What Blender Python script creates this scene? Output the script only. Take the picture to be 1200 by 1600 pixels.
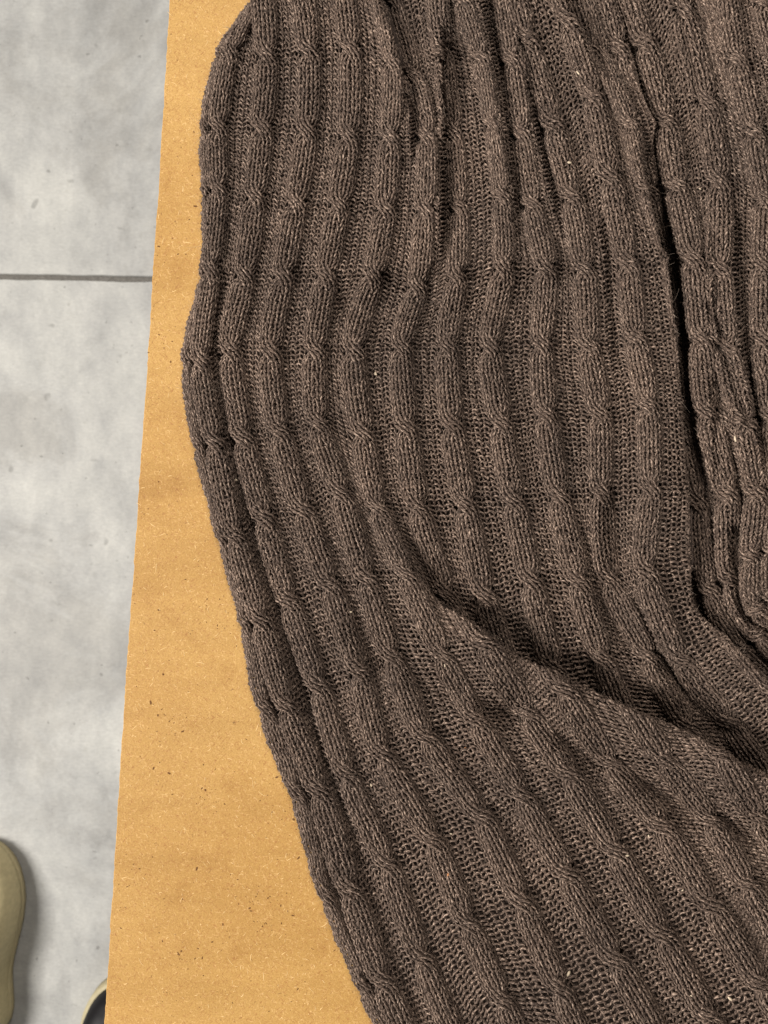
import bpy, math, random
import numpy as np
from mathutils import Vector

sc = bpy.context.scene
for o in list(bpy.data.objects):
    bpy.data.objects.remove(o)

# ------------------------------------------------------------------ scale
TOP = 0.75                # height of the board's upper face above the floor
CAMH = 0.35               # camera height above the board
K = 0.0003                # metres per photograph pixel on the board's face
FK = K * (CAMH + TOP) / CAMH   # metres per photograph pixel on the floor

# ------------------------------------------------------------------ camera
cam_d = bpy.data.cameras.new("camera")
cam = bpy.data.objects.new("camera", cam_d)
sc.collection.objects.link(cam)
sc.camera = cam
cam.location = (0, 0, TOP + CAMH)
cam.rotation_euler = (0, 0, 0)
cam_d.sensor_fit = 'VERTICAL'
cam_d.sensor_height = 24
cam_d.lens = 12 / (800 * K / CAMH)
cam_d.clip_start = 0.01
cam_d.clip_end = 50
cam_d.dof.use_dof = True
cam_d.dof.focus_distance = CAMH - 0.012
cam_d.dof.aperture_fstop = cam_d.lens / 1.3 

# ------------------------------------------------------------------ light
w = bpy.data.worlds.new("World")
sc.world = w
w.use_nodes = True
w.node_tree.nodes["Background"].inputs[0].default_value = (1.0, 0.985, 0.96, 1)
w.node_tree.nodes["Background"].inputs[1].default_value = 0.085

def area(name, loc, target, size, power, col):
    d = bpy.data.lights.new(name, 'AREA')
    d.shape = 'RECTANGLE'
    d.size, d.size_y = size
    d.energy = power
    d.color = col
    o = bpy.data.objects.new(name, d)
    o.location = loc
    o.rotation_euler = (Vector(target) - Vector(loc)).to_track_quat('-Z', 'Y').to_euler()
    sc.collection.objects.link(o)
    return o

area("ceiling_lamp_left", (-2.05, -0.45, 2.30), (0.0, 0, 0.7), (0.8, 1.0), 130, (1.0, 0.95, 0.88))
area("ceiling_lamp_far", (0.15, 1.35, 2.35), (0.0, 0.1, 0.7), (0.9, 0.9), 30, (1.0, 0.93, 0.84))

sc.view_settings.view_transform = 'Standard'
sc.view_settings.look = 'None'
sc.view_settings.gamma = 1
sc.view_settings.exposure = 0.0
sc.cycles.max_bounces = 6
sc.cycles.diffuse_bounces = 3

# ------------------------------------------------------------------ helpers
def link(o, parent=None):
    sc.collection.objects.link(o)
    if parent is not None:
        o.parent = parent
    return o

def mesh_obj(name, verts, faces, mat, parent=None, uv=None, smooth=True):
    me = bpy.data.meshes.new(name)
    verts = np.asarray(verts, dtype=np.float32)
    if isinstance(faces, np.ndarray):
        n, c = faces.shape
        me.vertices.add(len(verts))
        me.vertices.foreach_set("co", verts.ravel())
        me.loops.add(n * c)
        me.loops.foreach_set("vertex_index", faces.astype(np.int32).ravel())
        me.polygons.add(n)
        me.polygons.foreach_set("loop_start", np.arange(0, n * c, c, dtype=np.int32))
        me.polygons.foreach_set("loop_total", np.full(n, c, dtype=np.int32))
    else:
        me.from_pydata([tuple(map(float, v)) for v in verts], [], faces)
    if uv is not None:
        me.update()
        at = me.attributes.new("yarn", 'FLOAT_VECTOR', 'POINT')
        at.data.foreach_set("vector", np.asarray(uv, dtype=np.float32).ravel())
    me.polygons.foreach_set("use_smooth", np.full(len(me.polygons), smooth, dtype=bool))
    me.materials.append(mat)
    me.update()
    me.validate()
    return link(bpy.data.objects.new(name, me), parent)

def material(name):
    m = bpy.data.materials.new(name)
    m.use_nodes = True
    nt = m.node_tree
    b = nt.nodes["Principled BSDF"]
    return m, nt, b

def node(nt, t, **kw):
    n = nt.nodes.new(t)
    for k, v in kw.items():
        if k.startswith("i_"):
            n.inputs[k[2:].replace("_", " ")].default_value = v
        else:
            setattr(n, k, v)
    return n

def ramp(nt, src, stops):
    r = nt.nodes.new("ShaderNodeValToRGB")
    e = r.color_ramp.elements
    e[0].position, e[0].color = stops[0][0], (*stops[0][1], 1)
    e[1].position, e[1].color = stops[-1][0], (*stops[-1][1], 1)
    for p, c in stops[1:-1]:
        x = e.new(p)
        x.color = (*c, 1)
    nt.links.new(src, r.inputs[0])
    return r

def noise(nt, vec, scale, detail=3, rough=0.55):
    n = node(nt, "ShaderNodeTexNoise")
    n.inputs["Scale"].default_value = scale
    n.inputs["Detail"].default_value = detail
    n.inputs["Roughness"].default_value = rough
    if vec is not None:
        nt.links.new(vec, n.inputs["Vector"])
    return n

def mixc(nt, fac, a, b, mode='MIX'):
    m = nt.nodes.new("ShaderNodeMix")
    m.data_type = 'RGBA'
    m.blend_type = mode
    for s, v in ((m.inputs[0], fac), (m.inputs[6], a), (m.inputs[7], b)):
        if isinstance(v, (int, float)):
            s.default_value = v
        elif isinstance(v, tuple):
            s.default_value = (*v, 1)
        else:
            nt.links.new(v, s)
    return m.outputs[2]

def mapping(nt, src, scale=(1, 1, 1), rot=(0, 0, 0)):
    m = node(nt, "ShaderNodeMapping")
    if any(rot):           # turn first, then stretch
        m.vector_type = 'TEXTURE'
        scale = tuple(1.0 / k for k in scale)
    m.inputs["Scale"].default_value = scale
    m.inputs["Rotation"].default_value = rot
    nt.links.new(src, m.inputs["Vector"])
    return m.outputs[0]

# ------------------------------------------------------------------ materials
def yarn_material():
    m, nt, b = material("heathered_yarn")
    at = node(nt, "ShaderNodeAttribute", attribute_name="yarn")
    geo = node(nt, "ShaderNodeTexCoord")
    # plied fibres: streaks that wind along the yarn (x: mm along, y: turn, z: stitch seed)
    v1 = mapping(nt, at.outputs["Vector"], (0.75, 2.6, 3.1))
    n1 = noise(nt, v1, 1.0, 2, 0.6)
    r1 = ramp(nt, n1.outputs["Fac"], [(0.35, (0.028, 0.019, 0.015)), (0.46, (0.082, 0.057, 0.044)),
                                      (0.56, (0.160, 0.116, 0.091)), (0.66, (0.50, 0.395, 0.32))])
    # pale flecks
    n2 = noise(nt, mapping(nt, at.outputs["Vector"], (1.3, 1.6, 7.7)), 1.0, 1, 0.5)
    r2 = ramp(nt, n2.outputs["Fac"], [(0.70, (0, 0, 0)), (0.76, (1, 1, 1))])
    c = mixc(nt, r2.outputs[0], r1.outputs[0], (0.55, 0.44, 0.36))
    n5 = noise(nt, mapping(nt, at.outputs["Vector"], (0.12, 0.2, 5.3)), 1.0, 1, 0.5)
    r5 = ramp(nt, n5.outputs["Fac"], [(0.32, (0.66, 0.64, 0.63)), (0.68, (1.28, 1.26, 1.24))])
    c = mixc(nt, 1.0, c, r5.outputs[0], 'MULTIPLY')
    # broad dye variation
    n3 = noise(nt, geo.outputs["Object"], 22.0, 3, 0.6)
    r3 = ramp(nt, n3.outputs["Fac"], [(0.3, (0.62, 0.60, 0.60)), (0.7, (0.93, 0.895, 0.88))])
    c = mixc(nt, 1.0, c, r3.outputs[0], 'MULTIPLY')
    nt.links.new(c, b.inputs["Base Color"])
    b.inputs["Roughness"].default_value = 0.75
    b.inputs["Specular IOR Level"].default_value = 0.25
    b.inputs["Sheen Weight"].default_value = 0.03
    b.inputs["Sheen Roughness"].default_value = 0.5
    b.inputs["Sheen Tint"].default_value = (0.8, 0.68, 0.6, 1)
    bp = node(nt, "ShaderNodeBump")
    bp.inputs["Strength"].default_value = 0.6
    bp.inputs["Distance"].default_value = 0.0003
    nt.links.new(n1.outputs["Fac"], bp.inputs["Height"])
    nt.links.new(bp.outputs[0], b.inputs["Normal"])
    return m

def plain(name, col, rough=0.6, spec=0.3, nscale=0, namp=0.1, bump=0.0):
    m, nt, b = material(name)
    if nscale:
        g = node(nt, "ShaderNodeTexCoord")
        n = noise(nt, g.outputs["Object"], nscale, 4, 0.6)
        lo = tuple(c * (1 - namp) for c in col)
        hi = tuple(min(1, c * (1 + namp)) for c in col)
        r = ramp(nt, n.outputs["Fac"], [(0.3, lo), (0.7, hi)])
        nt.links.new(r.outputs[0], b.inputs["Base Color"])
        if bump:
            bp = node(nt, "ShaderNodeBump")
            bp.inputs["Strength"].default_value = 0.5
            bp.inputs["Distance"].default_value = bump
            nt.links.new(n.outputs["Fac"], bp.inputs["Height"])
            nt.links.new(bp.outputs[0], b.inputs["Normal"])
    else:
        b.inputs["Base Color"].default_value = (*col, 1)
    b.inputs["Roughness"].default_value = rough
    b.inputs["Specular IOR Level"].default_value = spec
    return m

def board_material():
    m, nt, b = material("raw_fibreboard")
    g = node(nt, "ShaderNodeTexCoord").outputs["Object"]
    big = noise(nt, mapping(nt, g, (1, 1.3, 1)), 9.0, 5, 0.55)
    c = ramp(nt, big.outputs["Fac"], [(0.28, (0.395, 0.222, 0.064)), (0.52, (0.445, 0.262, 0.081)),
                                      (0.74, (0.49, 0.30, 0.10))]).outputs[0]
    # pressed wood fibres lying at many angles
    for i, (ang, lo, hi, col, amt) in enumerate((
            (0.3, 0.60, 0.70, (0.68, 0.45, 0.20), 0.5), (1.4, 0.61, 0.70, (0.70, 0.46, 0.21), 0.5),
            (2.4, 0.58, 0.70, (0.30, 0.13, 0.04), 0.6), (0.9, 0.58, 0.70, (0.32, 0.14, 0.045), 0.6))):
        v = mapping(nt, g, (2000, 420, 1), (0, 0, ang))
        n = noise(nt, v, 1.0, 2, 0.5)
        n.inputs["Distortion"].default_value = 0.5
        r = ramp(nt, n.outputs["Fac"], [(lo, (0, 0, 0)), (hi, (amt, amt, amt))])
        c = mixc(nt, r.outputs[0], c, col)
    # dense fine grain
    n = noise(nt, g, 1500.0, 2, 0.6)
    r = ramp(nt, n.outputs["Fac"], [(0.3, (0.80, 0.77, 0.72)), (0.7, (1.14, 1.15, 1.18))])
    c = mixc(nt, 0.8, c, r.outputs[0], 'MULTIPLY')
    # dark bark specks, ragged and of many sizes
    for sc_, lo, hi, amt in ((340.0, 0.685, 0.72, 0.8), (760.0, 0.68, 0.73, 0.7)):
        n = noise(nt, mapping(nt, g, (1, 1.3, 1), (0, 0, 0.7)), sc_, 3, 0.65)
        n.inputs["Distortion"].default_value = 0.8
        r = ramp(nt, n.outputs["Fac"], [(lo, (0, 0, 0)), (hi, (amt, amt, amt))])
        c = mixc(nt, r.outputs[0], c, (0.17, 0.08, 0.025))
    # faint press marks across the sheet
    n = noise(nt, mapping(nt, g, (2.5, 9, 1)), 6.0, 4, 0.6)
    r = ramp(nt, n.outputs["Fac"], [(0.32, (0.91, 0.89, 0.86)), (0.65, (1.04, 1.04, 1.05))])
    c = mixc(nt, 1.0, c, r.outputs[0], 'MULTIPLY')
    # handling stains
    n = noise(nt, mapping(nt, g, (1, 1, 1)), 38.0, 5, 0.62)
    r = ramp(nt, n.outputs["Fac"], [(0.57, (1, 1, 1)), (0.78, (0.82, 0.75, 0.67))])
    c = mixc(nt, 1.0, c, r.outputs[0], 'MULTIPLY')
    nt.links.new(c, b.inputs["Base Color"])
    b.inputs["Roughness"].default_value = 0.62
    b.inputs["Specular IOR Level"].default_value = 0.3
    n = noise(nt, g, 900.0, 3, 0.6)
    bp = node(nt, "ShaderNodeBump")
    bp.inputs["Strength"].default_value = 0.25
    bp.inputs["Distance"].default_value = 0.0004
    nt.links.new(n.outputs["Fac"], bp.inputs["Height"])
    nt.links.new(bp.outputs[0], b.inputs["Normal"])
    return m

def floor_material():
    m, nt, b = material("grey_cement_tile")
    g = node(nt, "ShaderNodeTexCoord").outputs["Object"]
    n = noise(nt, mapping(nt, g, (1.15, 1, 1)), 7.5, 9, 0.68)
    n.inputs["Distortion"].default_value = 0.35
    c = ramp(nt, n.outputs["Fac"], [(0.28, (0.31, 0.31, 0.307)), (0.44, (0.385, 0.386, 0.382)),
                                    (0.58, (0.425, 0.425, 0.416)), (0.76, (0.49, 0.49, 0.477))]).outputs[0]
    n = noise(nt, mapping(nt, g, (2.0, 1.0, 1)), 14.0, 5, 0.65)
    r = ramp(nt, n.outputs["Fac"], [(0.35, (0.86, 0.865, 0.87)), (0.65, (1.08, 1.08, 1.07))])
    c = mixc(nt, 0.85, c, r.outputs[0], 'MULTIPLY')
    n = noise(nt, mapping(nt, g, (1, 1, 1), (0, 0, 0.4)), 60.0, 4, 0.7)
    r = ramp(nt, n.outputs["Fac"], [(0.58, (1, 1, 1)), (0.74, (0.88, 0.88, 0.87))])
    c = mixc(nt, 1.0, c, r.outputs[0], 'MULTIPLY')
    # pores and small pits
    for sc_, lo, hi, amt in ((34.0, 0.70, 0.76, 0.45), (85.0, 0.70, 0.75, 0.5)):
        n = noise(nt, mapping(nt, g, (1, 1, 1), (0, 0, 0.3)), sc_, 2, 0.5)
        r = ramp(nt, n.outputs["Fac"], [(lo, (0, 0, 0)), (hi, (amt, amt, amt))])
        c = mixc(nt, r.outputs[0], c, (0.13, 0.13, 0.125))
    n = noise(nt, g, 2.6, 6, 0.7)
    n.inputs["Distortion"].default_value = 1.2
    r = ramp(nt, n.outputs["Fac"], [(0.40, (0.84, 0.83, 0.82)), (0.50, (1, 1, 1)), (0.58, (1.06, 1.06, 1.05))])
    c = mixc(nt, 1.0, c, r.outputs[0], 'MULTIPLY')
    n = noise(nt, mapping(nt, g, (1, 2.0, 1)), 150.0, 6, 0.75)
    r = ramp(nt, n.outputs["Fac"], [(0.35, (0.90, 0.90, 0.90)), (0.65, (1.07, 1.07, 1.06))])
    c = mixc(nt, 1.0, c, r.outputs[0], 'MULTIPLY')
    nt.links.new(c, b.inputs["Base Color"])
    b.inputs["Roughness"].default_value = 0.6
    b.inputs["Specular IOR Level"].default_value = 0.22
    return m

YARN = yarn_material()
BACK = plain("inner_knit_shade", (0.040, 0.029, 0.024), 0.95, 0.1, 700, 0.5, 0.0006)  # backing of the knit; its dark tone stands in for shade between loops
BOARD = board_material()
BOARDEDGE = plain("sawn_board_edge", (0.42, 0.24, 0.11), 0.8, 0.2, 300, 0.3, 0.0005)
TILE = floor_material()
GROUT = plain("grout", (0.135, 0.128, 0.118), 0.9, 0.1, 200, 0.25)

# ------------------------------------------------------------------ floor
floor = bpy.data.objects.new("floor", None)
link(floor)
floor['kind'] = 'structure'
floor['label'] = 'grey cement look floor tiles with a dark joint, under the board'
def box(name, x0, x1, y0, y1, z0, z1, mat, parent=None, bev=0.0):
    import bmesh
    bm = bmesh.new()
    bmesh.ops.create_cube(bm, size=1)
    for v in bm.verts:
        v.co = ((x0 + x1) / 2 + v.co.x * (x1 - x0), (y0 + y1) / 2 + v.co.y * (y1 - y0), (z0 + z1) / 2 + v.co.z * (z1 - z0))
    if bev:
        bmesh.ops.bevel(bm, geom=bm.edges[:], offset=bev, segments=2, affect='EDGES')
    me = bpy.data.meshes.new(name)
    bm.to_mesh(me)
    bm.free()
    me.materials.append(mat)
    return link(bpy.data.objects.new(name, me), parent)

def ragged_tile(x0, x1, y0, y1):
    r_ = np.random.default_rng(int((x0 + 9) * 100 + (y0 + 9) * 1000))
    m = 160
    pts = []
    for (ax, ay, bx, by, nx, ny) in ((x0, y0, x1, y0, 0, 1), (x1, y0, x1, y1, -1, 0), (x1, y1, x0, y1, 0, -1), (x0, y1, x0, y0, 1, 0)):
        j = np.convolve(np.abs(r_.normal(0, 0.0011, m + 6)), np.ones(4) / 4, 'same')[3:-3]
        j[:2] = 0
        for k in range(m):
            t = k / m
            pts.append((ax + (bx - ax) * t + nx * j[k], ay + (by - ay) * t + ny * j[k]))
    n = len(pts); cx = (x0 + x1) / 2; cy = (y0 + y1) / 2
    vs = []
    for g, z in ((0.0016, 0.0), (0.0006, -0.0006), (0.0, -0.0022), (0.0, -0.012)):
        for p in pts:
            vs.append((p[0] - math.copysign(g, p[0] - cx) * (1 if abs(p[0] - cx) > 0.59 else 0), p[1] - math.copysign(g, p[1] - cy) * (1 if abs(p[1] - cy) > 0.59 else 0), z))
    fs = [list(range(n))]
    for l in range(3):
        for i in range(n):
            j = (i + 1) % n
            fs.append((l * n + j, l * n + i, (l + 1) * n + i, (l + 1) * n + j))
    mesh_obj("floor_tile", vs, fs, TILE, floor, smooth=False)

box("grout_bed", -3.0, 3.0, -3.0, 3.0, -0.02, -0.0045, GROUT, floor)
jy = (800 - 442) * FK
TS = 1.2
jx = -0.15
for a in range(-2, 3):
    for bq in range(-2, 2):
        x0 = jx + a * TS - 0.6
        y0 = jy + bq * TS
        ragged_tile(x0 + 0.0031, x0 + TS - 0.0031, y0 + 0.0031, y0 + TS - 0.0031)
floor.rotation_euler = (0, 0, math.radians(-1.0))

# ------------------------------------------------------------------ board on legs
def P(px, py, z=0.0):
    """photograph pixel on the board (z metres above the board) -> world"""
    s = 1 - z / CAMH
    return ((px - 600) * K * s, (800 - py) * K * s, TOP + z)

table = bpy.data.objects.new("work_table", None)
table.location = (0, 0, 0)
link(table)
table['label'] = 'raw brown fibreboard table top under the knitted sweater'
table['category'] = 'table'
rng = np.random.default_rng(4)
# left edge traced, slightly chipped
top_pts = []
ys = np.linspace(-420, 1900, 330)
ex = 265 + (163 - 265) * ys / 1600 + 1.2 * np.sin(ys / 260.0) 
ex = ex + rng.normal(0, 0.35, len(ys)) + np.convolve(rng.normal(0, 1.0, len(ys)), np.ones(7) / 7, 'same')
left = [P(x, y) for x, y in zip(ex, ys)]
right = [(0.85, left[-1][1], TOP), (0.85, left[0][1], TOP)]
loop = left + right
n = len(loop)
TH = 0.016
vs = [(p[0] + (0.0004 if i < len(ys) else 0), p[1], TOP) for i, p in enumerate(loop)]
vs += [(p[0], p[1], TOP - 0.0005) for p in loop]
vs += [(p[0], p[1], TOP - TH) for p in loop]
fs = [list(range(n))]
for r_ in range(2):
    for i in range(n):
        j = (i + 1) % n
        fs.append([r_ * n + j, r_ * n + i, (r_ + 1) * n + i, (r_ + 1) * n + j])
fs.append([2 * n + i for i in range(n)][::-1])
tt = mesh_obj("table_top", vs, fs, BOARD, table, smooth=False)
tt.data.materials.append(BOARDEDGE)
for p in tt.data.polygons[n + 1:]:
    p.material_index = 1
def board_bits():
    r_ = np.random.default_rng(77)
    pale = plain("pale_wood_fibre", (0.72, 0.50, 0.24), 0.7, 0.2)
    dark = plain("dark_bark_speck", (0.13, 0.060, 0.022), 0.85, 0.15)
    def place(n):
        y = r_.uniform(-120, 1720, n)
        x = (265 - 102 * y / 1600) + 4 + r_.uniform(0, 1, n) * 420
        return x, y
    # slivers
    n = 1500
    x, y = place(n)
    vs, fs = [], []
    for i in range(n):
        c = np.array(P(x[i], y[i])[:2])
        L = r_.choice([0.0009, 0.0016, 0.0026, 0.0042], p=[.45, .35, .16, .04]) * r_.uniform(.7, 1.2)
        wd = r_.uniform(0.00007, 0.00017)
        a = r_.uniform(0, math.pi); k = r_.normal(0, 0.9)
        m = 5
        base = len(vs)
        p = c.copy()
        for q in range(m):
            t = q / (m - 1)
            dx, dy = math.cos(a), math.sin(a)
            ww = wd * (0.35 + math.sin(math.pi * min(max(t, .08), .92)) * 0.65)
            vs += [(p[0] - dy * ww, p[1] + dx * ww, TOP + 0.00003), (p[0], p[1], TOP + 0.00003 + ww * 0.8), (p[0] + dy * ww, p[1] - dx * ww, TOP + 0.00003)]
            p = p + np.array([dx, dy]) * L / (m - 1)
            a += k / (m - 1)
        for q in range(m - 1):
            b0 = base + q * 3
            fs += [(b0, b0 + 3, b0 + 4, b0 + 1), (b0 + 1, b0 + 4, b0 + 5, b0 + 2)]
    o = mesh_obj("surface_slivers", vs, fs, pale, table); o['kind'] = 'stuff'
    # specks, many tiny ones and a few large, in loose clusters
    n = 1500
    x, y = place(n)
    cx, cy = place(34)
    g = r_.random(n) < 0.45
    w_ = r_.integers(0, 34, n)
    x = np.where(g, cx[w_] + r_.normal(0, 22, n), x); y = np.where(g, cy[w_] + r_.normal(0, 18, n), y)
    vs, fs = [], []
    for i in range(n):
        if x[i] < 265 - 102 * y[i] / 1600 + 2: continue
        c = P(x[i], y[i])
        s_ = min(0.00055, 0.00010 * math.exp(abs(r_.normal(0, 0.65))))
        el = r_.uniform(1, 2.6); a = r_.uniform(0, 3.14)
        base = len(vs)
        for q in range(6):
            t = q / 6 * 2 * math.pi
            kx = s_ * el * math.cos(t) * r_.uniform(.75, 1.2); ky = s_ * math.sin(t) * r_.uniform(.75, 1.2)
            vs.append((c[0] + kx * math.cos(a) - ky * math.sin(a), c[1] + kx * math.sin(a) + ky * math.cos(a), TOP + 0.00002))
        vs.append((c[0], c[1], TOP + 0.00002 + s_ * 0.25))
        fs += [(base + q, base + (q + 1) % 6, base + 6) for q in range(6)]
    o = mesh_obj("bark_specks", vs, fs, dark, table); o['kind'] = 'stuff'
board_bits()
for lx, ly in ((0.0, 0.27), (0.0, -0.27), (0.75, 0.27), (0.75, -0.27)):
    box("table_leg", lx - 0.025, lx + 0.025, ly - 0.025, ly + 0.025, 0.0, TOP - TH, BOARDEDGE, table, 0.002)

# ------------------------------------------------------------------ sweater lattice (photo pixels, z in mm above the board, half-width px)
# columns: one knitted cable each; rows: one cable crossing each (row 0 just above the frame)
M = {
 0: [(400,-2),(346,85),(320,200),(322,300),(319,427),(292,560),(310,694),(346,840),(382,972),(413,1104),(464,1238),(510,1398),(568,1538),(628,1670)],
 1: [(410,-14),(361,83),(341,198),(341,295),(330,422),(314,563),(335,690),(367,836),(406,967),(446,1100),(497,1233),(547,1390),(597,1530),(654,1660)],
 2: [(408,-45),(417,87),(410,200),(400,308),(383,430),(361,547),(380,683),(412,808),(450,937),(497,1070),(541,1207),(604,1348),(657,1493),(718,1635)],
 3: [(470,-42),(483,80),(480,205),(463,318),(443,430),(423,550),(437,673),(473,795),(514,912),(560,1047),(598,1177),(675,1310),(730,1440),(784,1560)],
 4: [(535,-40),(547,76),(545,213),(530,320),(510,430),(493,547),(497,660),(531,769),(572,903),(612,1024),(665,1150),(750,1273),(813,1405),(873,1543)],
 5: [(583,-30),(612,95),(609,213),(602,327),(583,430),(553,547),(567,677),(590,792),(634,897),(690,1020),(745,1125),(814,1241),(883,1363),(960,1497)],
 6: [(610,-5),(645,117),(666,213),(664,327),(653,447),(628,543),(635,667),(653,793),(696,925),(735,1040),(790,1150),(850,1260),(910,1370),(970,1480)],
 7: [(680,-35),(692,85),(708,207),(717,323),(714,432),(700,543),(707,663),(727,787),(757,927),(795,1045),(850,1160),(910,1270),(970,1380),(1030,1490)],
 8: [(722,0),(750,88),(768,193),(783,305),(787,417),(767,543),(783,660),(803,783),(830,907),(863,1043),(905,1160),(965,1270),(1025,1380),(1085,1490)],
 9: [(778,-25),(798,92),(813,207),(831,319),(853,419),(847,538),(853,647),(873,775),(903,907),(940,1027),(985,1140),(1040,1250),(1100,1360),(1160,1470)],
 10:[(790,-65),(823,60),(863,193),(893,307),(913,420),(920,540),(937,647),(940,770),(954,908),(1013,1026),(1071,1133),(1130,1240),(1190,1350),(1250,1460)],
 11:[(845,-100),(888,33),(926,150),(953,277),(980,410),(993,527),(1012,632),(1016,763),(1010,893),(1062,1028),(1134,1124),(1200,1220),(1260,1330),(1320,1440)],
 12:[(905,-30),(942,88),(984,195),(1012,295),(1047,400),(1066,520),(1082,630),(1092,760),(1096,880),(1137,990),(1205,1075),(1275,1170),(1335,1280),(1395,1390)],
 13:[(965,-20),(1000,90),(1040,190),(1068,290),(1103,395),(1125,515),(1143,625),(1153,755),(1160,870),(1200,960),(1270,1045),(1340,1140),(1400,1250),(1460,1360)],
}
MZ = {0:1.6,1:4.6,2:6.5,3:9.0,4:11.0,5:12.0,6:12.5,7:13.0,8:13.5,9:14.0,10:15.0,11:17.0,12:19.0,13:19.0}
Fl = {k: list(v) for k, v in M.items() if k <= 5}
Fl.update({
 6: [None]*7 + [(640,795),(697,902),(757,1004),(823,1110),(888,1209),(960,1327),(1033,1457)],
 7: [None]*7 + [(695,760),(750,862),(812,968),(880,1076),(952,1188),(1033,1290),(1110,1413)],
 8: [None]*7 + [(752,720),(812,825),(875,935),(972,1082),(1040,1186),(1110,1282),(1167,1380)],
 9: [None]*7 + [(860,700),(935,850),(1000,965),(1068,1085),(1128,1178),(1185,1275),(1243,1372)],
 10:[None]*7 + [(930,690),(1005,830),(1070,945),(1140,1055),(1198,1145),(1255,1245),(1313,1342)],
})
for k in range(6, 11):
    p7, p8 = Fl[k][7], Fl[k][8]
    for j in range(6, -1, -1):
        Fl[k][j] = (p7[0] - (7 - j) * 60, p7[1] - (7 - j) * 110)
FZ = {0:1.6,1:4.6,2:6.5,3:9.0,4:11.0,5:12.0,6:12.5,7:13.0,8:13.0,9:13.0,10:13.0}
R = {
 0: [(930,-50),(965,75),(995,200),(1014,300),(1038,405),(1052,530),(1064,650),(1090,786),(1108,921),(1160,1015),(1235,1090)],
 1: [(965,-50),(1007,67),(1040,190),(1058,292),(1082,404),(1095,530),(1105,645),(1134,770),(1142,905),(1185,990),(1255,1050)],
 2: [(1040,-95),(1068,20),(1104,162),(1123,285),(1124,420),(1134,543),(1163,660),(1182,770),(1174,868),(1180,950),(1240,990)],
 3: [(1134,-15),(1152,95),(1178,207),(1195,312),(1193,415),(1193,530),(1205,650),(1218,765),(1208,860),(1212,930),(1270,950)],
 4: [(1193,3),(1220,105),(1245,220),(1262,320),(1262,430),(1262,545),(1270,660),(1290,770),(1300,860),(1330,900),(1390,940)],
}
R = {0: [(x - 42, y + 8) for x, y in R[0]], **{k + 1: v for k, v in R.items()}}
RZ = {0:0.2,1:0.5,2:13.0,3:15.0,4:16.0,5:17.0}

def lattice(C, Z, W, zj=None):
    ni = max(C) + 1
    nj = len(C[0])
    A = np.zeros((ni, nj, 4))
    for i in range(ni):
        for j in range(nj):
            A[i, j, :2] = C[i][j]
            A[i, j, 2] = Z[i] + (zj(i, j) if zj else 0)
            A[i, j, 3] = W(i, j) * (0.95 if i else 1)
    for _ in range(3):
        e = 2 * A[:, -1:] - A[:, -2:-1]
        e[..., 2:] = A[:, -1:, 2:]
        A = np.concatenate([A, e], axis=1)
    a0 = 2 * A[:, :1] - A[:, 1:2]
    a1 = 2 * A[:, -1:] - A[:, -2:-1]
    a2 = 2 * a1 - A[:, -1:]
    a0[..., 3] = A[:, :1, 3]; a1[..., 3] = A[:, -1:, 3]; a2[..., 3] = A[:, -1:, 3]
    return np.concatenate([a0, A, a1, a2], axis=1)     # index = row + 1

def WM(i, j):
    if i == 0: return [8, 6, 5, 4, 5, 6, 8, 5.5, 7, 12, 12, 10, 10, 10][j]
    if i == 1: return [8, 14, 16, 16, 14, 16, 17, 18, 18, 18, 20, 21, 20, 20][j]
    if i == 5: return [9, 14, 17, 18, 18, 19, 19, 17, 17, 19, 19, 19, 20, 20][j]
    if i == 6: return [14, 17, 15, 16, 17, 18, 19, 19, 18, 19, 19, 19, 20, 20][j]
    if i == 7: return [17, 16, 15, 15, 17, 18, 19, 19, 19, 19, 19, 19, 20, 20][j]
    if i == 8: return [15, 13, 11, 13, 17, 18, 19, 19, 19, 19, 19, 19, 20, 20][j]
    if i == 9: return [14, 16, 17, 17, 18, 18, 19, 19, 19, 19, 19, 19, 20, 20][j]
    if i == 12: return 15
    return 18.5
LM = lattice(M, MZ, WM)
LF = lattice(Fl, FZ, lambda i, j: 20 if i > 5 else WM(i, j))
LR = lattice(R, RZ, lambda i, j: (16.5 if i < 2 else 20), lambda i, j: (14, 14, 13, 7, 0, 0, 1, 5, 6, 5, 4)[j] if i == 1 else ((16, 16, 14, 5, 0, 0, 0, 0, 0, 0, 0)[j] if i == 0 else (0 if j < 8 else -4.0)))

def line(pts, ext0=0, ext1=0, step=6):
    pts = [np.array(p, float) for p in pts]
    if ext0: pts = [pts[0] + (pts[0] - pts[1]) / np.linalg.norm(pts[0] - pts[1]) * ext0] + pts
    if ext1: pts = pts + [pts[-1] + (pts[-1] - pts[-2]) / np.linalg.norm(pts[-1] - pts[-2]) * ext1]
    out = []
    n = len(pts)
    for i in range(n - 1):
        p0 = pts[max(i - 1, 0)]; p1 = pts[i]; p2 = pts[i + 1]; p3 = pts[min(i + 2, n - 1)]
        m = max(2, int(np.linalg.norm(p2 - p1) / step))
        for t in np.arange(m) / m:
            out.append(0.5 * (2 * p1 + (p2 - p0) * t + (2 * p0 - 5 * p1 + 4 * p2 - p3) * t**2 + (3 * p1 - p0 - 3 * p2 + p3) * t**3))
    out.append(pts[-1])
    return np.array(out)

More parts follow.
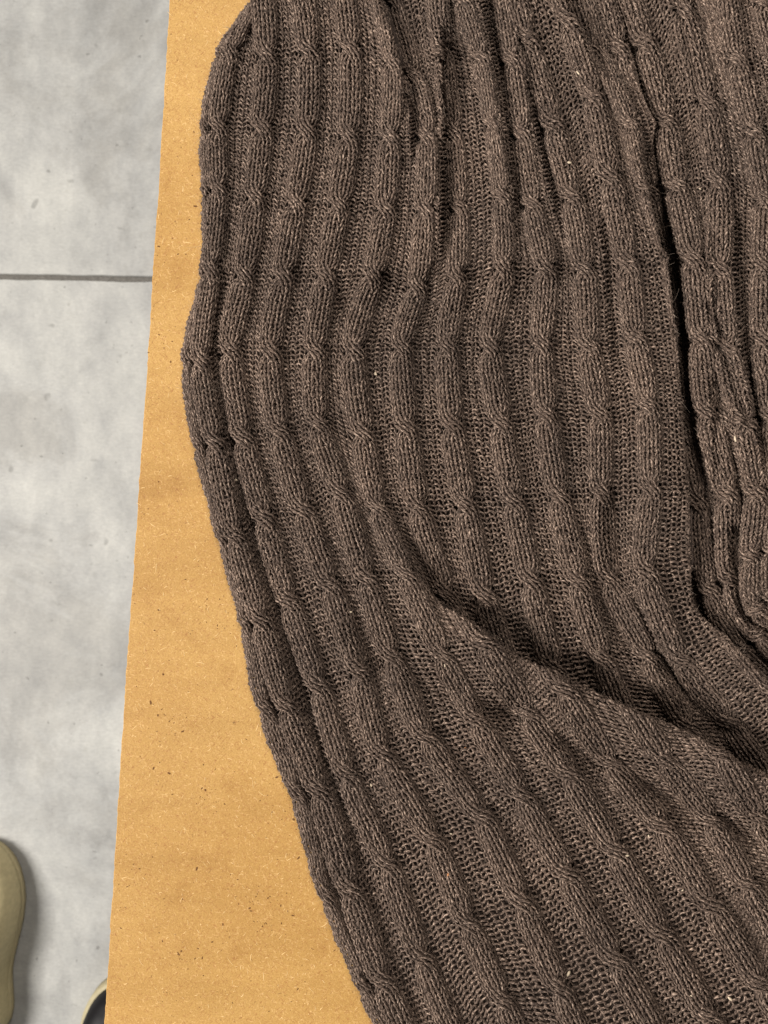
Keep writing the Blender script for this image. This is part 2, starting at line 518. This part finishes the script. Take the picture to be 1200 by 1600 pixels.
def sdist(L, x, y):
    """signed distance to a polyline (positive on its right-hand side when walking it in image pixels, y down) and unit normal to that side"""
    a = L[:-1]; d = L[1:] - a
    ll = (d ** 2).sum(1)
    D = np.empty(len(x)); NX = np.empty(len(x)); NY = np.empty(len(x))
    for s in range(0, len(x), 20000):
        px = x[s:s+20000, None] - a[None, :, 0]
        py = y[s:s+20000, None] - a[None, :, 1]
        t = np.clip((px * d[:, 0] + py * d[:, 1]) / ll, 0, 1)
        qx = px - t * d[:, 0]; qy = py - t * d[:, 1]
        q = qx * qx + qy * qy
        k = q.argmin(1)
        r = np.arange(len(k))
        nx = -d[k, 1] / np.sqrt(ll[k]); ny = d[k, 0] / np.sqrt(ll[k])
        sg = np.sign(qx[r, k] * nx + qy[r, k] * ny)
        D[s:s+20000] = sg * np.sqrt(q[r, k])
        NX[s:s+20000] = nx; NY[s:s+20000] = ny
    return D, NX, NY

FOLD = line([(585,785),(607,819),(638,880),(663,917),(693,948),(737,974),(790,1013),(822,1034),(862,1050),(910,1073),(943,1090),(980,1107),(1033,1128),(1090,1154),(1133,1180),(1197,1213)], 0, 160)
# walking right along the fold, the lower flap lies on the right-hand side (y down): positive = inside the flap
EDGE = line([(960,150),(990,215),(1007,293),(1030,383),(1041,420),(1053,517),(1063,633),(1067,700),(1075,790),(1078,880),(1082,945),(1112,980),(1150,1015),(1197,1062)], 250, 160)
# walking down this edge the front panel lies on the right-hand side: positive = inside the panel

def sm(t):
    t = np.clip(t, 0, 1)
    return t * t * (3 - 2 * t)

FEATURES = [  # polyline, amplitude mm, width px, panels
    (line([(540,425),(600,415),(660,412),(740,412),(800,408),(860,410)]), 3.0, 17, "M"),
    (line([(540,480),(600,470),(640,462),(700,480),(760,478),(850,455)]), -2.2, 20, "M"),
    (line([(955,800),(962,933),(987,1000),(1033,1030),(1100,1096),(1140,1140)]), -6.5, 22, "M"),
    (line([(1025,905),(1060,985),(1110,1040),(1180,1110)]), 3.0, 22, "M"),
    (line([(905,440),(915,640),(905,800),(925,900),(1000,1000)]), -0.0, 18, "M"),
    (line([(340,560),(352,640),(366,720),(388,800),(420,900),(455,1010),(485,1110)]), -4.0, 9, "M"),
    (line([(905,60),(930,160),(960,280),(1000,420),(1020,560),(1035,700),(1035,850)]), 2.5, 26, "M"),
    (line([(830,60),(860,190),(880,300)]), 1.5, 24, "M"),
    (line([(560,560),(640,600),(720,560)]), 1.0, 40, "M"),
    (line([(800,1105),(870,1150),(950,1192),(1080,1258),(1230,1310)]), -6.0, 24, "MF"),
    (line([(560,1000),(620,1040),(700,1075),(790,1110)]), -4.0, 24, "MF"),
    (line([(620,900),(660,960),(720,1010),(800,1060),(900,1115),(1000,1160),(1200,1260)]), 2.0, 20, "MF"),
    (line([(1110,480),(1135,560),(1165,660),(1185,760)]), -4.0, 9, "R"),
    (line([(1115,600),(1120,700),(1125,800)]), -3.0, 9, "R"),
    (line([(1150,640),(1172,700),(1195,800)]), 3.0, 14, "R"),
    (line([(1150,830),(1148,900),(1165,960),(1200,985)]), -6.0, 9, "R"),
    (line([(1178,925),(1200,930)]), 4.0, 16, "R"),
]

CLIFFS = [  # pleats: crest on the left, valley on the right; amplitude mm, width px, panel
    (line([(575,-80),(598,10),(622,80),(635,130),(643,190),(644,270)]), 7.0, 30, "M"),
    (line([(688,20),(692,130),(694,220),(692,330),(690,430)]), 8.0, 28, "M"),
    (line([(745,-80),(760,30),(778,110),(792,200),(803,290),(815,370)]), 6.5, 30, "M"),
    (line([(798,10),(822,110),(838,200),(858,290),(878,380)]), 4.5, 30, "M"),
    (line([(860,-90),(888,8),(912,55),(938,110),(960,160)]), 8.0, 30, "M"),
    (line([(930,290),(945,400),(950,500),(965,620)]), 2.5, 26, "M"),
    (line([(1095,280),(1112,420),(1118,520),(1135,610)]), 3.5, 24, "R"),
    (line([(1140,300),(1152,450),(1162,560),(1182,680),(1196,770)]), 4.5, 28, "R"),
    (line([(1040,-60),(1070,90),(1110,230)]), 2.5, 26, "R"),
]

def crom(A, i, v):
    nj = A.shape[1]
    vv = v + 1
    j = np.clip(np.floor(vv).astype(int), 1, nj - 3)
    t = (vv - j)[:, None]
    p0, p1, p2, p3 = A[i, j - 1], A[i, j], A[i, j + 1], A[i, j + 2]
    return 0.5 * (2 * p1 + (p2 - p0) * t + (2 * p0 - 5 * p1 + 4 * p2 - p3) * t**2 + (3 * p1 - p0 - 3 * p2 + p3) * t**3)

FC = 2 / 7.0
HC = 4.2          # cable height mm
PHM = math.radians(78)

def centre(A, i, v):
    ni = A.shape[0]
    c = crom(A, i, v)
    c[:, 3] *= 1.06 - 0.28 * np.exp(-((v - np.round(v)) / 0.13) ** 2)
    a = crom(A, np.clip(i - 1, 0, ni - 1), v)
    b = crom(A, np.clip(i + 1, 0, ni - 1), v)
    d = b[:, :2] - a[:, :2]
    d /= np.linalg.norm(d, axis=1)[:, None] + 1e-9
    # bend towards the true perpendicular of the cable
    e = 0.05
    tt = crom(A, i, v + e)[:, :2] - crom(A, i, v - e)[:, :2]
    tt /= np.linalg.norm(tt, axis=1)[:, None] + 1e-9
    pr = np.stack([tt[:, 1], -tt[:, 0]], 1)
    d = d * 0.6 + pr * 0.4
    d /= np.linalg.norm(d, axis=1)[:, None] + 1e-9
    return c, d

def vnoise(x, y, s, seed):
    r = np.random.default_rng(seed)
    out = 0
    for k in range(5):
        a = r.uniform(0, 6.28); f = s * r.uniform(0.6, 1.5); ph = r.uniform(0, 6.28)
        out = out + np.sin((x * math.cos(a) + y * math.sin(a)) * f + ph)
    return out / 5

def surf(panel, A, U, V):
    """panel coordinates -> (x px, y px, z mm)"""
    ni = A.shape[0]
    i = np.clip(np.floor(U + 0.5).astype(int), 0, ni - 1)
    f = U - i
    c, d = centre(A, i, V)
    ph = np.clip(f / FC, -1, 1) * PHM
    wx = c[:, 3] * np.sin(ph) / math.sin(PHM)
    hc = HC * np.minimum(1, c[:, 3] / 15)
    if panel == 'M':
        hc = np.where(i == 0, 2.3, hc)
    pin = np.abs(V - np.round(V))
    x = c[:, 0] + d[:, 0] * wx
    y = c[:, 1] + d[:, 1] * wx
    z = c[:, 2] + hc * (np.cos(ph) - 0.15)
    gap = np.abs(f) > FC
    if gap.any():
        g = np.where(gap)[0]
        iL = np.where(f[g] > 0, i[g], i[g] - 1)
        iR = np.clip(iL + 1, 0, ni - 1)
        iLc = np.clip(iL, 0, ni - 1)
        t = (U[g] - iL - FC) / (1 - 2 * FC)
        cL, dL = centre(A, iLc, V[g]); cR, dR = centre(A, iR, V[g])
        eL = cL[:, :2] + dL * cL[:, 3:4]; eR = cR[:, :2] - dR * cR[:, 3:4]
        over = ((eR - eL) * (dL + dR)).sum(1) * 0.5
        mid = (cL[:, :2] + cR[:, :2]) / 2
        tight = over < 4
        eL = np.where(tight[:, None], mid - (dL + dR) * 1.0, eL)
        eR = np.where(tight[:, None], mid + (dL + dR) * 1.0, eR)
        x[g] = eL[:, 0] * (1 - t) + eR[:, 0] * t
        y[g] = eL[:, 1] * (1 - t) + eR[:, 1] * t
        sag = 0.5 + np.clip(26 - over, 0, 26) * 0.16
        if panel != 'R':
            sag = sag + np.where(iL == 0, 3.0, 0) + np.where((iL == 1) & (V[g] > 4), 1.8, 0)
        z[g] = cL[:, 2] * (1 - t) + cR[:, 2] * t + 0.35 - sag * np.sin(np.clip(t, 0, 1) * math.pi) ** 0.8
    if panel == 'M':
        k0 = np.clip(1 - U / 0.45, 0, 1)
        x = x + k0 * (2.4 * vnoise(x * 0, y, 0.11, 21) + 1.6 * vnoise(x * 0, y, 0.30, 22))
        z = z + k0 * 0.5 * vnoise(x * 0, y, 0.22, 23)
    z = z + 0.9 * vnoise(x, y, 0.030, 3) + 0.5 * vnoise(x, y, 0.075, 9)
    for L, amp, wd, pan in FEATURES:
        if panel in pan and amp:
            lo = L.min(0) - 3 * wd; hi = L.max(0) + 3 * wd
            k = np.where((x > lo[0]) & (x < hi[0]) & (y > lo[1]) & (y < hi[1]))[0]
            if len(k):
                dd, _, _ = sdist(L, x[k], y[k])
                z[k] += amp * np.exp(-(dd / wd) ** 2)
    for L, amp, wd, pan in CLIFFS:
        if panel in pan:
            lo = L.min(0) - 3 * wd; hi = L.max(0) + 3 * wd
            k = np.where((x > lo[0]) & (x < hi[0]) & (y > L[0, 1] - 10) & (y < L[-1, 1] + 10))[0]
            if len(k):
                dd, _, _ = sdist(L, x[k], y[k])
                tp = sm((y[k] - L[0, 1]) / 70) * sm((L[-1, 1] - y[k]) / 90)
                z[k] += amp * tp * np.tanh(dd / 4.0) * np.exp(-np.abs(dd) / wd)
    if panel in 'MF':
        k = np.where(x > 590)[0] if panel == 'M' else np.arange(len(x))
        k = k[(y[k] > 740)]
        dd, nx, ny = sdist(FOLD, x[k], y[k])
        rp = sm((x[k] - 600) / 110)
        inside = (U[k] <= 5.30) if panel == 'M' else np.ones(len(k), bool)
        amp = (7.5 + np.clip((x[k] - 650) / 550, 0, 1) * 11.0) * rp
        ridge = amp * np.exp(-((dd - 8) / 52.0) ** 2)
        tuck = -(9.5 + 3.5 * np.clip((x[k] - 650) / 550, 0, 1)) * rp * np.where(dd > -8, 1, np.exp(-np.abs(dd + 8) / 62.0))
        z[k] += np.where(inside, ridge, tuck)
        # the lip rolls over
        rr = 7.5
        th = np.clip((rr - dd) / rr, 0, None)
        t1 = np.minimum(th, 2.3)
        ex = th - t1
        dn = rr - rr * np.sin(t1) - ex * rr * math.cos(2.3)
        dz = -(rr - rr * np.cos(t1)) - ex * rr * math.sin(2.3)
        wgt = np.where(inside & (dd < rr), rp if panel == 'M' else 1.0, 0.0)
        x[k] += wgt * (dn - dd) * nx
        y[k] += wgt * (dn - dd) * ny
        z[k] += wgt * dz * K * 1000
        if panel == 'M':
            k = np.where((x > 900) & (U > 10.9))[0]
            if len(k):
                dd, nx, ny = sdist(EDGE, x[k], y[k])
                rr = 7.0
                rp = sm((y[k] - 180) / 130.0)
                th = np.clip((rr - dd) / rr, 0, None)
                t1 = np.minimum(th, 1.80)
                ex = th - t1
                dn = rr - rr * np.sin(t1) - ex * rr * math.cos(1.80)
                dz = -(rr - rr * np.cos(t1)) - ex * rr * math.sin(1.80)
                wgt = np.where(dd < rr, rp, 0.0)
                x[k] += wgt * (dn - dd) * nx
                y[k] += wgt * (dn - dd) * ny
                z[k] += wgt * dz * K * 1000
    z = np.maximum(z, 0.9)
    return np.stack([x, y, z], 1)

def to_world(Q):
    s = 1 - Q[:, 2] * 0.001 / CAMH
    return np.stack([(Q[:, 0] - 600) * K * s, (800 - Q[:, 1]) * K * s, TOP + Q[:, 2] * 0.001], 1)

def frame(panel, A, U, V):
    e = 0.02
    p = to_world(surf(panel, A, U, V))
    pu = to_world(surf(panel, A, U + e, V)) - to_world(surf(panel, A, U - e, V))
    pv = to_world(surf(panel, A, U, V - e)) - to_world(surf(panel, A, U, V + e))
    nn = np.cross(pu, pv)
    nn /= np.linalg.norm(nn, axis=1)[:, None] + 1e-12
    return p, nn

RW = 16            # courses per cable crossing
def keep(panel, A, U, V):
    """which stitches could be seen"""
    ni = A.shape[0]
    i = np.clip(np.floor(U).astype(int), 0, ni - 2)
    f = (U - i)[:, None]
    c = crom(A, i, V) * (1 - f) + crom(A, i + 1, V) * f
    x, y = c[:, 0], c[:, 1]
    ok = (x < 1245) & (y > -45) & (y < 1645)
    if panel == 'M':
        d1, _, _ = sdist(FOLD, x, y)
        ok &= ~((U > 5.30) & (d1 > 22) & (y > 800) & (x > 600))
        ok &= ~((U > 5.30) & (y > 1000) & (d1 > 22))
        d2, _, _ = sdist(EDGE, x, y)
        ok &= ~((d2 < -42) & (x > 900) & (U > 10.9))
    if panel == 'F':
        d1, _, _ = sdist(FOLD, x, y)
        ok &= (d1 > -38) & (U > 5.30) & (V > 7.3) 
    if panel == 'R':
        d2, _, _ = sdist(EDGE, x, y)
        ok &= d2 < 30
        d1, _, _ = sdist(FOLD, x, y)
        ok &= d1 < 20
    return ok

rs = np.random.default_rng(11)
KS = 9             # samples along one stitch
NC = 5             # sides of the yarn
YR = 0.00050
def yarn(name, panel, A, Ub, Vb, qb, knit, parent, label=None):
    """one loop of yarn per stitch; Ub/Vb stitch centres (panel coords), qb wale number inside a cable (knit) or -1"""
    if len(Ub) == 0:
        return None
    N = len(Ub)
    th = np.linspace(0, 2 * math.pi, KS)[None, :]
    a = 0.245 if knit else 0.18
    h = 0.90 if knit else 0.62
    jx = rs.normal(0, 0.065, (N, 1)); jy = rs.normal(0, 0.09, (N, 1))
    s = (th / (2 * math.pi) - 0.5) + a * np.sin(2 * th) + jx * np.sin(th / 2)
    t = -h * np.cos(th) * (1 + jy) + jy * 0.5
    if not knit:
        t = t + 0.20 * np.sin(th)
    nrm = (-np.cos(2 * th) * 0.66 if knit else np.cos(2 * th) * 0.55 - 0.22 * np.cos(th)) + rs.normal(0, 0.13, (N, 1))
    V = Vb[:, None] - t / RW
    ex = np.zeros_like(V)
    if knit:
        i = np.round(Ub)[:, None]
        q = qb[:, None]
        k = np.floor(V + 0.5)          # nearest crossing
        dl = 0.19
        p = sm((V - k + dl) / (2 * dl))
        pa = (q + 2 * ((k - 1) % 2)) % 4
        pb = (q + 2 * (k % 2)) % 4
        pos = pa * (1 - p) + pb * p
        hump = np.sin(np.pi * p)
        over = np.where(pa < 2, 1.0, -1.0)
        ex = hump * np.where(over > 0, 1.15, -0.8)
        off = (pos - 1.5 + s) / 7.0
        off = off * (1 + 0.34 * hump)
        lim = FC * 1.12
        U = i + np.clip(off, -lim, lim)
    else:
        U = Ub[:, None] + s / 7.0
    Uf, Vf = U.ravel(), V.ravel()
    p, nn = frame(panel, A, Uf, Vf)
    c = p + nn * ((nrm + ex).ravel() * 0.001)[:, None]
    c = c.reshape(N, KS, 3); nn = nn.reshape(N, KS, 3)
    tg = np.gradient(c, axis=1)
    tg /= np.linalg.norm(tg, axis=2, keepdims=True) + 1e-12
    b = np.cross(tg, nn)
    b /= np.linalg.norm(b, axis=2, keepdims=True) + 1e-12
    n2 = np.cross(b, tg)
    rad = YR * (1 + rs.normal(0, 0.12, (N, 1, 1))) * (1 + 0.10 * rs.normal(0, 1, (N, KS, 1)))
    if knit:
        rad = rad * (0.84 + 0.26 * np.abs(np.sin(th))[..., None])
    if not knit:
        rad = rad * (1.04 + 0.14 * sm((Vb - 7.5) / 2.5))[:, None, None]
    ang = np.arange(NC) / NC * 2 * math.pi
    ring = c[:, :, None, :] + rad[..., None] * (np.cos(ang)[None, None, :, None] * n2[:, :, None, :] + np.sin(ang)[None, None, :, None] * b[:, :, None, :])
    verts = ring.reshape(-1, 3)
    ki, ci = np.meshgrid(np.arange(KS - 1), np.arange(NC), indexing='ij')
    c2 = (ci + 1) % NC
    q4 = np.stack([ki * NC + ci, ki * NC + c2, (ki + 1) * NC + c2, (ki + 1) * NC + ci], -1).reshape(-1, 4)
    faces = (q4[None] + (np.arange(N) * KS * NC)[:, None, None]).reshape(-1, 4)
    # yarn coordinates for the fibres: mm along (twisted), turn, seed
    ln = np.concatenate([np.zeros((N, 1)), np.cumsum(np.linalg.norm(np.diff(c, axis=1), axis=2), 1)], 1) * 1000
    seed = rs.uniform(0, 60, (N, 1))
    uv = np.empty((N, KS, NC, 3))
    uv[..., 0] = ln[..., None] + seed[..., None] * 3.3
    uv[..., 1] = np.cos(ang + 0)[None, None] * 0.5 + 0.12 * ln[..., None]
    uv[..., 2] = np.sin(ang)[None, None] * 0.5 + seed[..., None]
    return mesh_obj(name, verts, faces, YARN, parent, uv=uv.reshape(-1, 3))

sweater = bpy.data.objects.new("sweater", None)
sweater.location = (0, 0, TOP)
link(sweater)
sweater['label'] = 'dark brown cable knit sweater lying folded and rumpled on the board'
sweater['category'] = 'sweater'
inv = Vector((0, 0, -TOP))
def settle(o):
    if o is not None:
        o.location = inv      # parts are built in world coordinates
    return o

def emit(nm, panel, A, U, V, q, knit):
    """one part per unbroken run of courses (a band that dives under a fold comes back as another part)"""
    if len(U) == 0:
        return
    vs = np.unique(V)
    cuts = vs[1:][np.diff(vs) > 1.6 / RW]
    run = np.searchsorted(cuts, V, side='right')
    for k in range(len(cuts) + 1):
        m = run == k
        if m.sum() > 12:
            settle(yarn(nm, panel, A, U[m], V[m], None if q is None else q[m], knit, sweater))

def knit_panel(panel, A, u0, u1, vmax):
    rows = np.arange(0, vmax * RW) 
    V = rows / RW - 0.6
    for i in range(u0, u1 + 1):
        # cable: four wales
        Ub, Vb, qb = [], [], []
        for q in range(4):
            u = np.full(len(V), float(i))
            ok = keep(panel, A, u + (q - 1.5) / 7, V)
            if panel == 'F' and i == 5: ok &= False
            Ub.append(u[ok]); Vb.append(V[ok]); qb.append(np.full(ok.sum(), q))
        nm = "edge_cable" if (panel == 'M' and i == 0) else "cable_rib"
        emit(nm, panel, A, np.concatenate(Ub), np.concatenate(Vb), np.concatenate(qb), True)
        if i == u1 and panel != 'M':
            continue
        Ub, Vb = [], []
        for q in range(3):
            u = np.full(len(V), i + (q + 2.5) / 7)
            ok = keep(panel, A, u, V)
            Ub.append(u[ok]); Vb.append(V[ok])
        Ub = np.concatenate(Ub); Vb = np.concatenate(Vb)
        emit("purl_band", panel, A, Ub, Vb, None, False)

knit_panel('M', LM, 0, 12, 17)
knit_panel('F', LF, 5, 10, 17)
knit_panel('R', LR, 0, 5, 11)

# inner layer, coloured darker than the yarn to paint in shade between the loops
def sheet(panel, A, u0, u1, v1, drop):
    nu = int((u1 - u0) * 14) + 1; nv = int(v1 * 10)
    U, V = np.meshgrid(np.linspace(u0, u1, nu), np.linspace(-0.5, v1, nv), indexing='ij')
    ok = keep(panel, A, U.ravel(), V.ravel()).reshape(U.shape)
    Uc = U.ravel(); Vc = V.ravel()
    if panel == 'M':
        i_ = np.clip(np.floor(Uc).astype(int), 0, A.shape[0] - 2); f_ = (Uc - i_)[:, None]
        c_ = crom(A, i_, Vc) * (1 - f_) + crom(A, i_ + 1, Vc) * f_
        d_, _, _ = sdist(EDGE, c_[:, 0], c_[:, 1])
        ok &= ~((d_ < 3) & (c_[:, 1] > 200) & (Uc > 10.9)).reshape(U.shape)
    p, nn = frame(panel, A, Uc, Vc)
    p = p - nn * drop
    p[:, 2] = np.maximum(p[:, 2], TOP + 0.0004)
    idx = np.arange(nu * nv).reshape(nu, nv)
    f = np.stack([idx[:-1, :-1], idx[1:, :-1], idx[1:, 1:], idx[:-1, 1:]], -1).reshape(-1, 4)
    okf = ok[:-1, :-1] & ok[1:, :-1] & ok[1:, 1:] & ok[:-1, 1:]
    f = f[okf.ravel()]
    return settle(mesh_obj("inner_shade_layer", p, f, BACK, sweater))
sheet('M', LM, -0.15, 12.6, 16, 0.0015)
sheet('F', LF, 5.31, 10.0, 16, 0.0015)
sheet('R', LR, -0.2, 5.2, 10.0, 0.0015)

# ------------------------------------------------------------------ loose fibres and flecks in the wool
FIB = plain("pale_loose_fibre", (0.30, 0.235, 0.19), 0.8, 0.2)
FLECK = plain("cream_fleck", (0.56, 0.46, 0.34), 0.8, 0.2, 900, 0.3)
RUST = plain("rust_fleck", (0.50, 0.22, 0.09), 0.8, 0.2, 900, 0.3)

def fibres(count, seed):
    r = np.random.default_rng(seed)
    P0, N0 = [], []
    for panel, A, u1, v1, share in (('M', LM, 12.5, 13.8, 0.62), ('F', LF, 10, 13.8, 0.25), ('R', LR, 5, 9.8, 0.13)):
        m = int(count * share)
        U = r.uniform(0, u1, m); V = r.uniform(-0.4, v1, m)
        if panel == 'M': U[:1500] = r.uniform(-0.26, -0.05, 1500)
        ok = keep(panel, A, U, V)
        p, nn = frame(panel, A, U[ok], V[ok])
        P0.append(p + nn * 0.0008); N0.append(nn)
    P0 = np.concatenate(P0); N0 = np.concatenate(N0)
    n = len(P0)
    d = r.normal(0, 1, (n, 3)) * (1, 1, 0.35) + N0 * 0.5
    d /= np.linalg.norm(d, axis=1)[:, None]
    bend = r.normal(0, 0.9, (n, 3))
    L = r.uniform(0.0008, 0.0024, (n, 1)) * np.where(r.random((n, 1)) < 0.06, 1.9, 1)
    S = 5
    c = np.stack([P0 + d * L * t + bend * L * (t * t) * 0.55 - np.array([0, 0, 1]) * L * t * t * 0.25 for t in np.linspace(0, 1, S)], 1)
    tg = np.gradient(c, axis=1); tg /= np.linalg.norm(tg, axis=2, keepdims=True) + 1e-12
    ref = np.tile(np.array([0.31, 0.52, 0.79]), (n, S, 1))
    b = np.cross(tg, ref); b /= np.linalg.norm(b, axis=2, keepdims=True) + 1e-12
    n2 = np.cross(b, tg)
    rad = r.uniform(0.000025, 0.00006, (n, 1, 1, 1)) * np.linspace(1, 0.5, S)[None, :, None, None]
    a = np.arange(3) / 3 * 2 * math.pi
    ring = c[:, :, None] + rad * (np.cos(a)[None, None, :, None] * n2[:, :, None] + np.sin(a)[None, None, :, None] * b[:, :, None])
    ki, ci = np.meshgrid(np.arange(S - 1), np.arange(3), indexing='ij')
    c2 = (ci + 1) % 3
    q4 = np.stack([ki * 3 + ci, ki * 3 + c2, (ki + 1) * 3 + c2, (ki + 1) * 3 + ci], -1).reshape(-1, 4)
    f = (q4[None] + (np.arange(n) * S * 3)[:, None, None]).reshape(-1, 4)
    o = settle(mesh_obj("loose_fibres", ring.reshape(-1, 3), f, FIB, sweater))
    o['kind'] = 'stuff'
fibres(24000, 5)

# surface height lookup under a photograph pixel, from coarse panel samples
_tab = []
for panel, A, u0, u1, v1 in (('M', LM, 0, 12.5, 13.8), ('F', LF, 5.3, 10, 13.8), ('R', LR, 0, 5, 9.8)):
    U, V = np.meshgrid(np.arange(u0, u1, 0.08), np.arange(-0.4, v1, 0.05))
    U = U.ravel(); V = V.ravel()
    ok = keep(panel, A, U, V)
    _tab.append(surf(panel, A, U[ok], V[ok]))
_tab = np.concatenate(_tab)
def top_at(x, y):
    d = (_tab[:, 0] - x) ** 2 + (_tab[:, 1] - y) ** 2
    k = np.where(d < 36)[0]
    if len(k) == 0: k = [int(d.argmin())]
    return _tab[k, 2].max()

def fleck(x, y, r_mm, mat, seed):
    r = np.random.default_rng(seed)
    z = top_at(x, y) + 0.45
    c = to_world(np.array([[x, y, z]]))[0]
    vs, fs = [], []
    nu, nv = 8, 5
    ax = r.uniform(0, 3.14); el = r.uniform(1.5, 3.0)
    for a in range(nv + 1):
        for b in range(nu):
            th = math.pi * a / nv; ph = 2 * math.pi * b / nu
            k = 1 + r.normal(0, 0.12)
            px = math.sin(th) * math.cos(ph) * el * k; py = math.sin(th) * math.sin(ph) * k; pz = math.cos(th) * 0.6
            vs.append((c[0] + r_mm * .001 * (px * math.cos(ax) - py * math.sin(ax)), c[1] + r_mm * .001 * (px * math.sin(ax) + py * math.cos(ax)), c[2] + r_mm * .001 * pz))
    for a in range(nv):
        for b in range(nu):
            b2 = (b + 1) % nu
            fs.append((a * nu + b, (a + 1) * nu + b, (a + 1) * nu + b2, a * nu + b2))
    settle(mesh_obj("fleck", vs, fs, mat, sweater))
for i, (x, y, rr_, mt) in enumerate([(904, 114, .55, 0), (889, 254, .5, 0), (1093, 294, .45, 0), (587, 584, .6, 0), (547, 957, .55, 0), (580, 1227, .4, 0),
        (730, 1127, .5, 1), (728, 1170, .4, 1), (700, 1367, .4, 1), (888, 1522, .65, 0), (1141, 1561, .6, 0), (1081, 1556, .4, 0), (1014, 1307, .4, 0),
        (980, 1337, .45, 0), (932, 1018, .3, 0), (781, 998, .45, 0), (369, 750, .45, 0), (1011, 1391, .3, 0), (1066, 1392, .35, 0), (695, 1040, .3, 0),
        (1154, 1276, .35, 0), (1112, 1347, .35, 0), (962, 1325, .3, 0), (1149, 686, .5, 0), (705, 1303, .3, 0)]):
    fleck(x, y, rr_, RUST if mt else FLECK, 40 + i)

# ------------------------------------------------------------------ shoes on the floor
def shoe(name, label, cx_px, tip_px, upper_col, sole_col, inner_col, rot, mirror=1, rim=0.0035):
    root = bpy.data.objects.new(name, None)
    zc = 0.02
    s = 1 - zc / (CAMH + TOP)
    root.location = ((cx_px - 600) * FK * s, (800 - tip_px) * FK * s, 0)
    root.rotation_euler = (0, 0, rot)
    link(root)
    root['label'] = label
    root['category'] = 'shoe'
    root['group'] = 'shoes on the tiled floor'
    LN = 0.285
    ts = [0, .012, .04, .09, .16, .24, .32, .42, .52, .62, .70, .78, .86, .93, .975, 1.0]
    hw = [0, .014, .0255, .0365, .0440, .0480, .0488, .0455, .0395, .0345, .0330, .0340, .0350, .0310, .0200, 0]
    def W(t): return float(np.interp(t, ts, hw))
    def shift(t): return mirror * (0.005 * math.sin(math.pi * min(1, t * 1.5)) - 0.002)
    um = plain(name + "_upper", upper_col, 0.55, 0.22, 160, 0.12, 0.0002)
    sm_ = plain(name + "_sole", sole_col, 0.6, 0.3, 120, 0.12, 0.0003)
    im = plain(name + "_lining", inner_col, 0.9, 0.1, 300, 0.3, 0.0004)
    T = np.unique(np.concatenate([np.linspace(0, 1, 40) ** 1.0, [0.004, 0.012, 0.02, 0.03, 0.985, 0.994]]))
    def slab(nm, z0, z1, grow, mat):
        pts = []
        for t in T: pts.append((shift(t) + W(t) + (grow if 0 < t < 1 else 0), -t * (LN + 2 * grow) + grow))
        for t in T[::-1][1:-1]: pts.append((shift(t) - W(t) - grow, -t * (LN + 2 * grow) + grow))
        n = len(pts)
        lv = [(z0, -0.003), (z0 + 0.002, 0), (z1 - 0.002, 0), (z1, -0.0025)]
        cx = sum(p[0] for p in pts) / n; cy = sum(p[1] for p in pts) / n
        vs = []
        for z, g in lv:
            for p in pts:
                d = math.hypot(p[0] - cx, p[1] - cy)
                vs.append((cx + (p[0] - cx) * (1 + g / d), cy + (p[1] - cy) * (1 + g / d), z))
        fs = [list(range(n))[::-1], [3 * n + i for i in range(n)]]
        for l in range(3):
            for i in range(n):
                j = (i + 1) % n
                fs.append((l * n + i, l * n + j, (l + 1) * n + j, (l + 1) * n + i))
        o = mesh_obj(nm, vs, fs, mat, root)
        return o
    slab("sole", 0.0, 0.024 if rim > 0.002 else 0.014, rim, sm_)
    # upper: lofted arches; behind t=0.45 the top is open
    A_ = np.linspace(0, math.pi, 25)
    vs, fs = [], []
    hts = lambda t: float(np.interp(t, [0, .03, .10, .22, .36, .5, .7, .85, 1], [.010, .026, .040, .050, .064, .078, .066, .064, .062]))
    for t in T:
        o_ = sm((np.array([t]) - 0.42) / 0.12)[0]
        cut = 0.40 * math.pi * o_ 
        H = hts(t) * (1 if t < .97 else 1 - (t - .97) * 6)
        w_ = max(W(t) - 0.0015, 0.0004)
        half = [a for a in np.linspace(0, math.pi / 2 - cut * 0.62, 13)]
        ring = []
        for a in half: ring.append((w_ * math.cos(a) ** 0.75 if a < math.pi/2 else 0, H * (math.sin(a) ** 0.85)))
        full = [(x, z) for x, z in ring] + [(-x, z) for x, z in ring[::-1]]
        for x, z in full:
            vs.append((shift(t) + x * (1.04 if rim < 0.002 else 1), -t * LN * (1.012 if rim < 0.002 else 1) + (0.0018 if rim < 0.002 else 0), (0.010 if rim < 0.002 else 0.0225) + z))
    m = 26
    for i in range(len(T) - 1):
        for j in range(m - 1):
            if j == 12 and T[i + 1] > 0.44: continue
            fs.append((i * m + j, i * m + j + 1, (i + 1) * m + j + 1, (i + 1) * m + j))
    up = mesh_obj("upper", vs, fs, um, root)
    md = up.modifiers.new("thick", 'SOLIDIFY'); md.thickness = 0.003; md.offset = -1
    # insole
    pts = [(shift(t) + max(W(t) - 0.005, 0.0002), -t * LN, 0.027) for t in T] + [(shift(t) - max(W(t) - 0.005, 0.0002), -t * LN, 0.027) for t in T[::-1]]
    mesh_obj("insole", pts, [list(range(len(pts)))], im, root)
    return root
shoe("khaki_shoe", "khaki smooth round toed shoe standing on the grey floor, clear of the board", -26, 1318, (0.56, 0.49, 0.29), (0.55, 0.48, 0.29), (0.08, 0.07, 0.05), 0.01, 1, 0.0006)
shoe("black_shoe", "black shoe with a pale beige sole rim, half hidden below the board", 183, 1536, (0.008, 0.0075, 0.009), (0.40, 0.35, 0.22), (0.02, 0.02, 0.02), 0.0, -1)
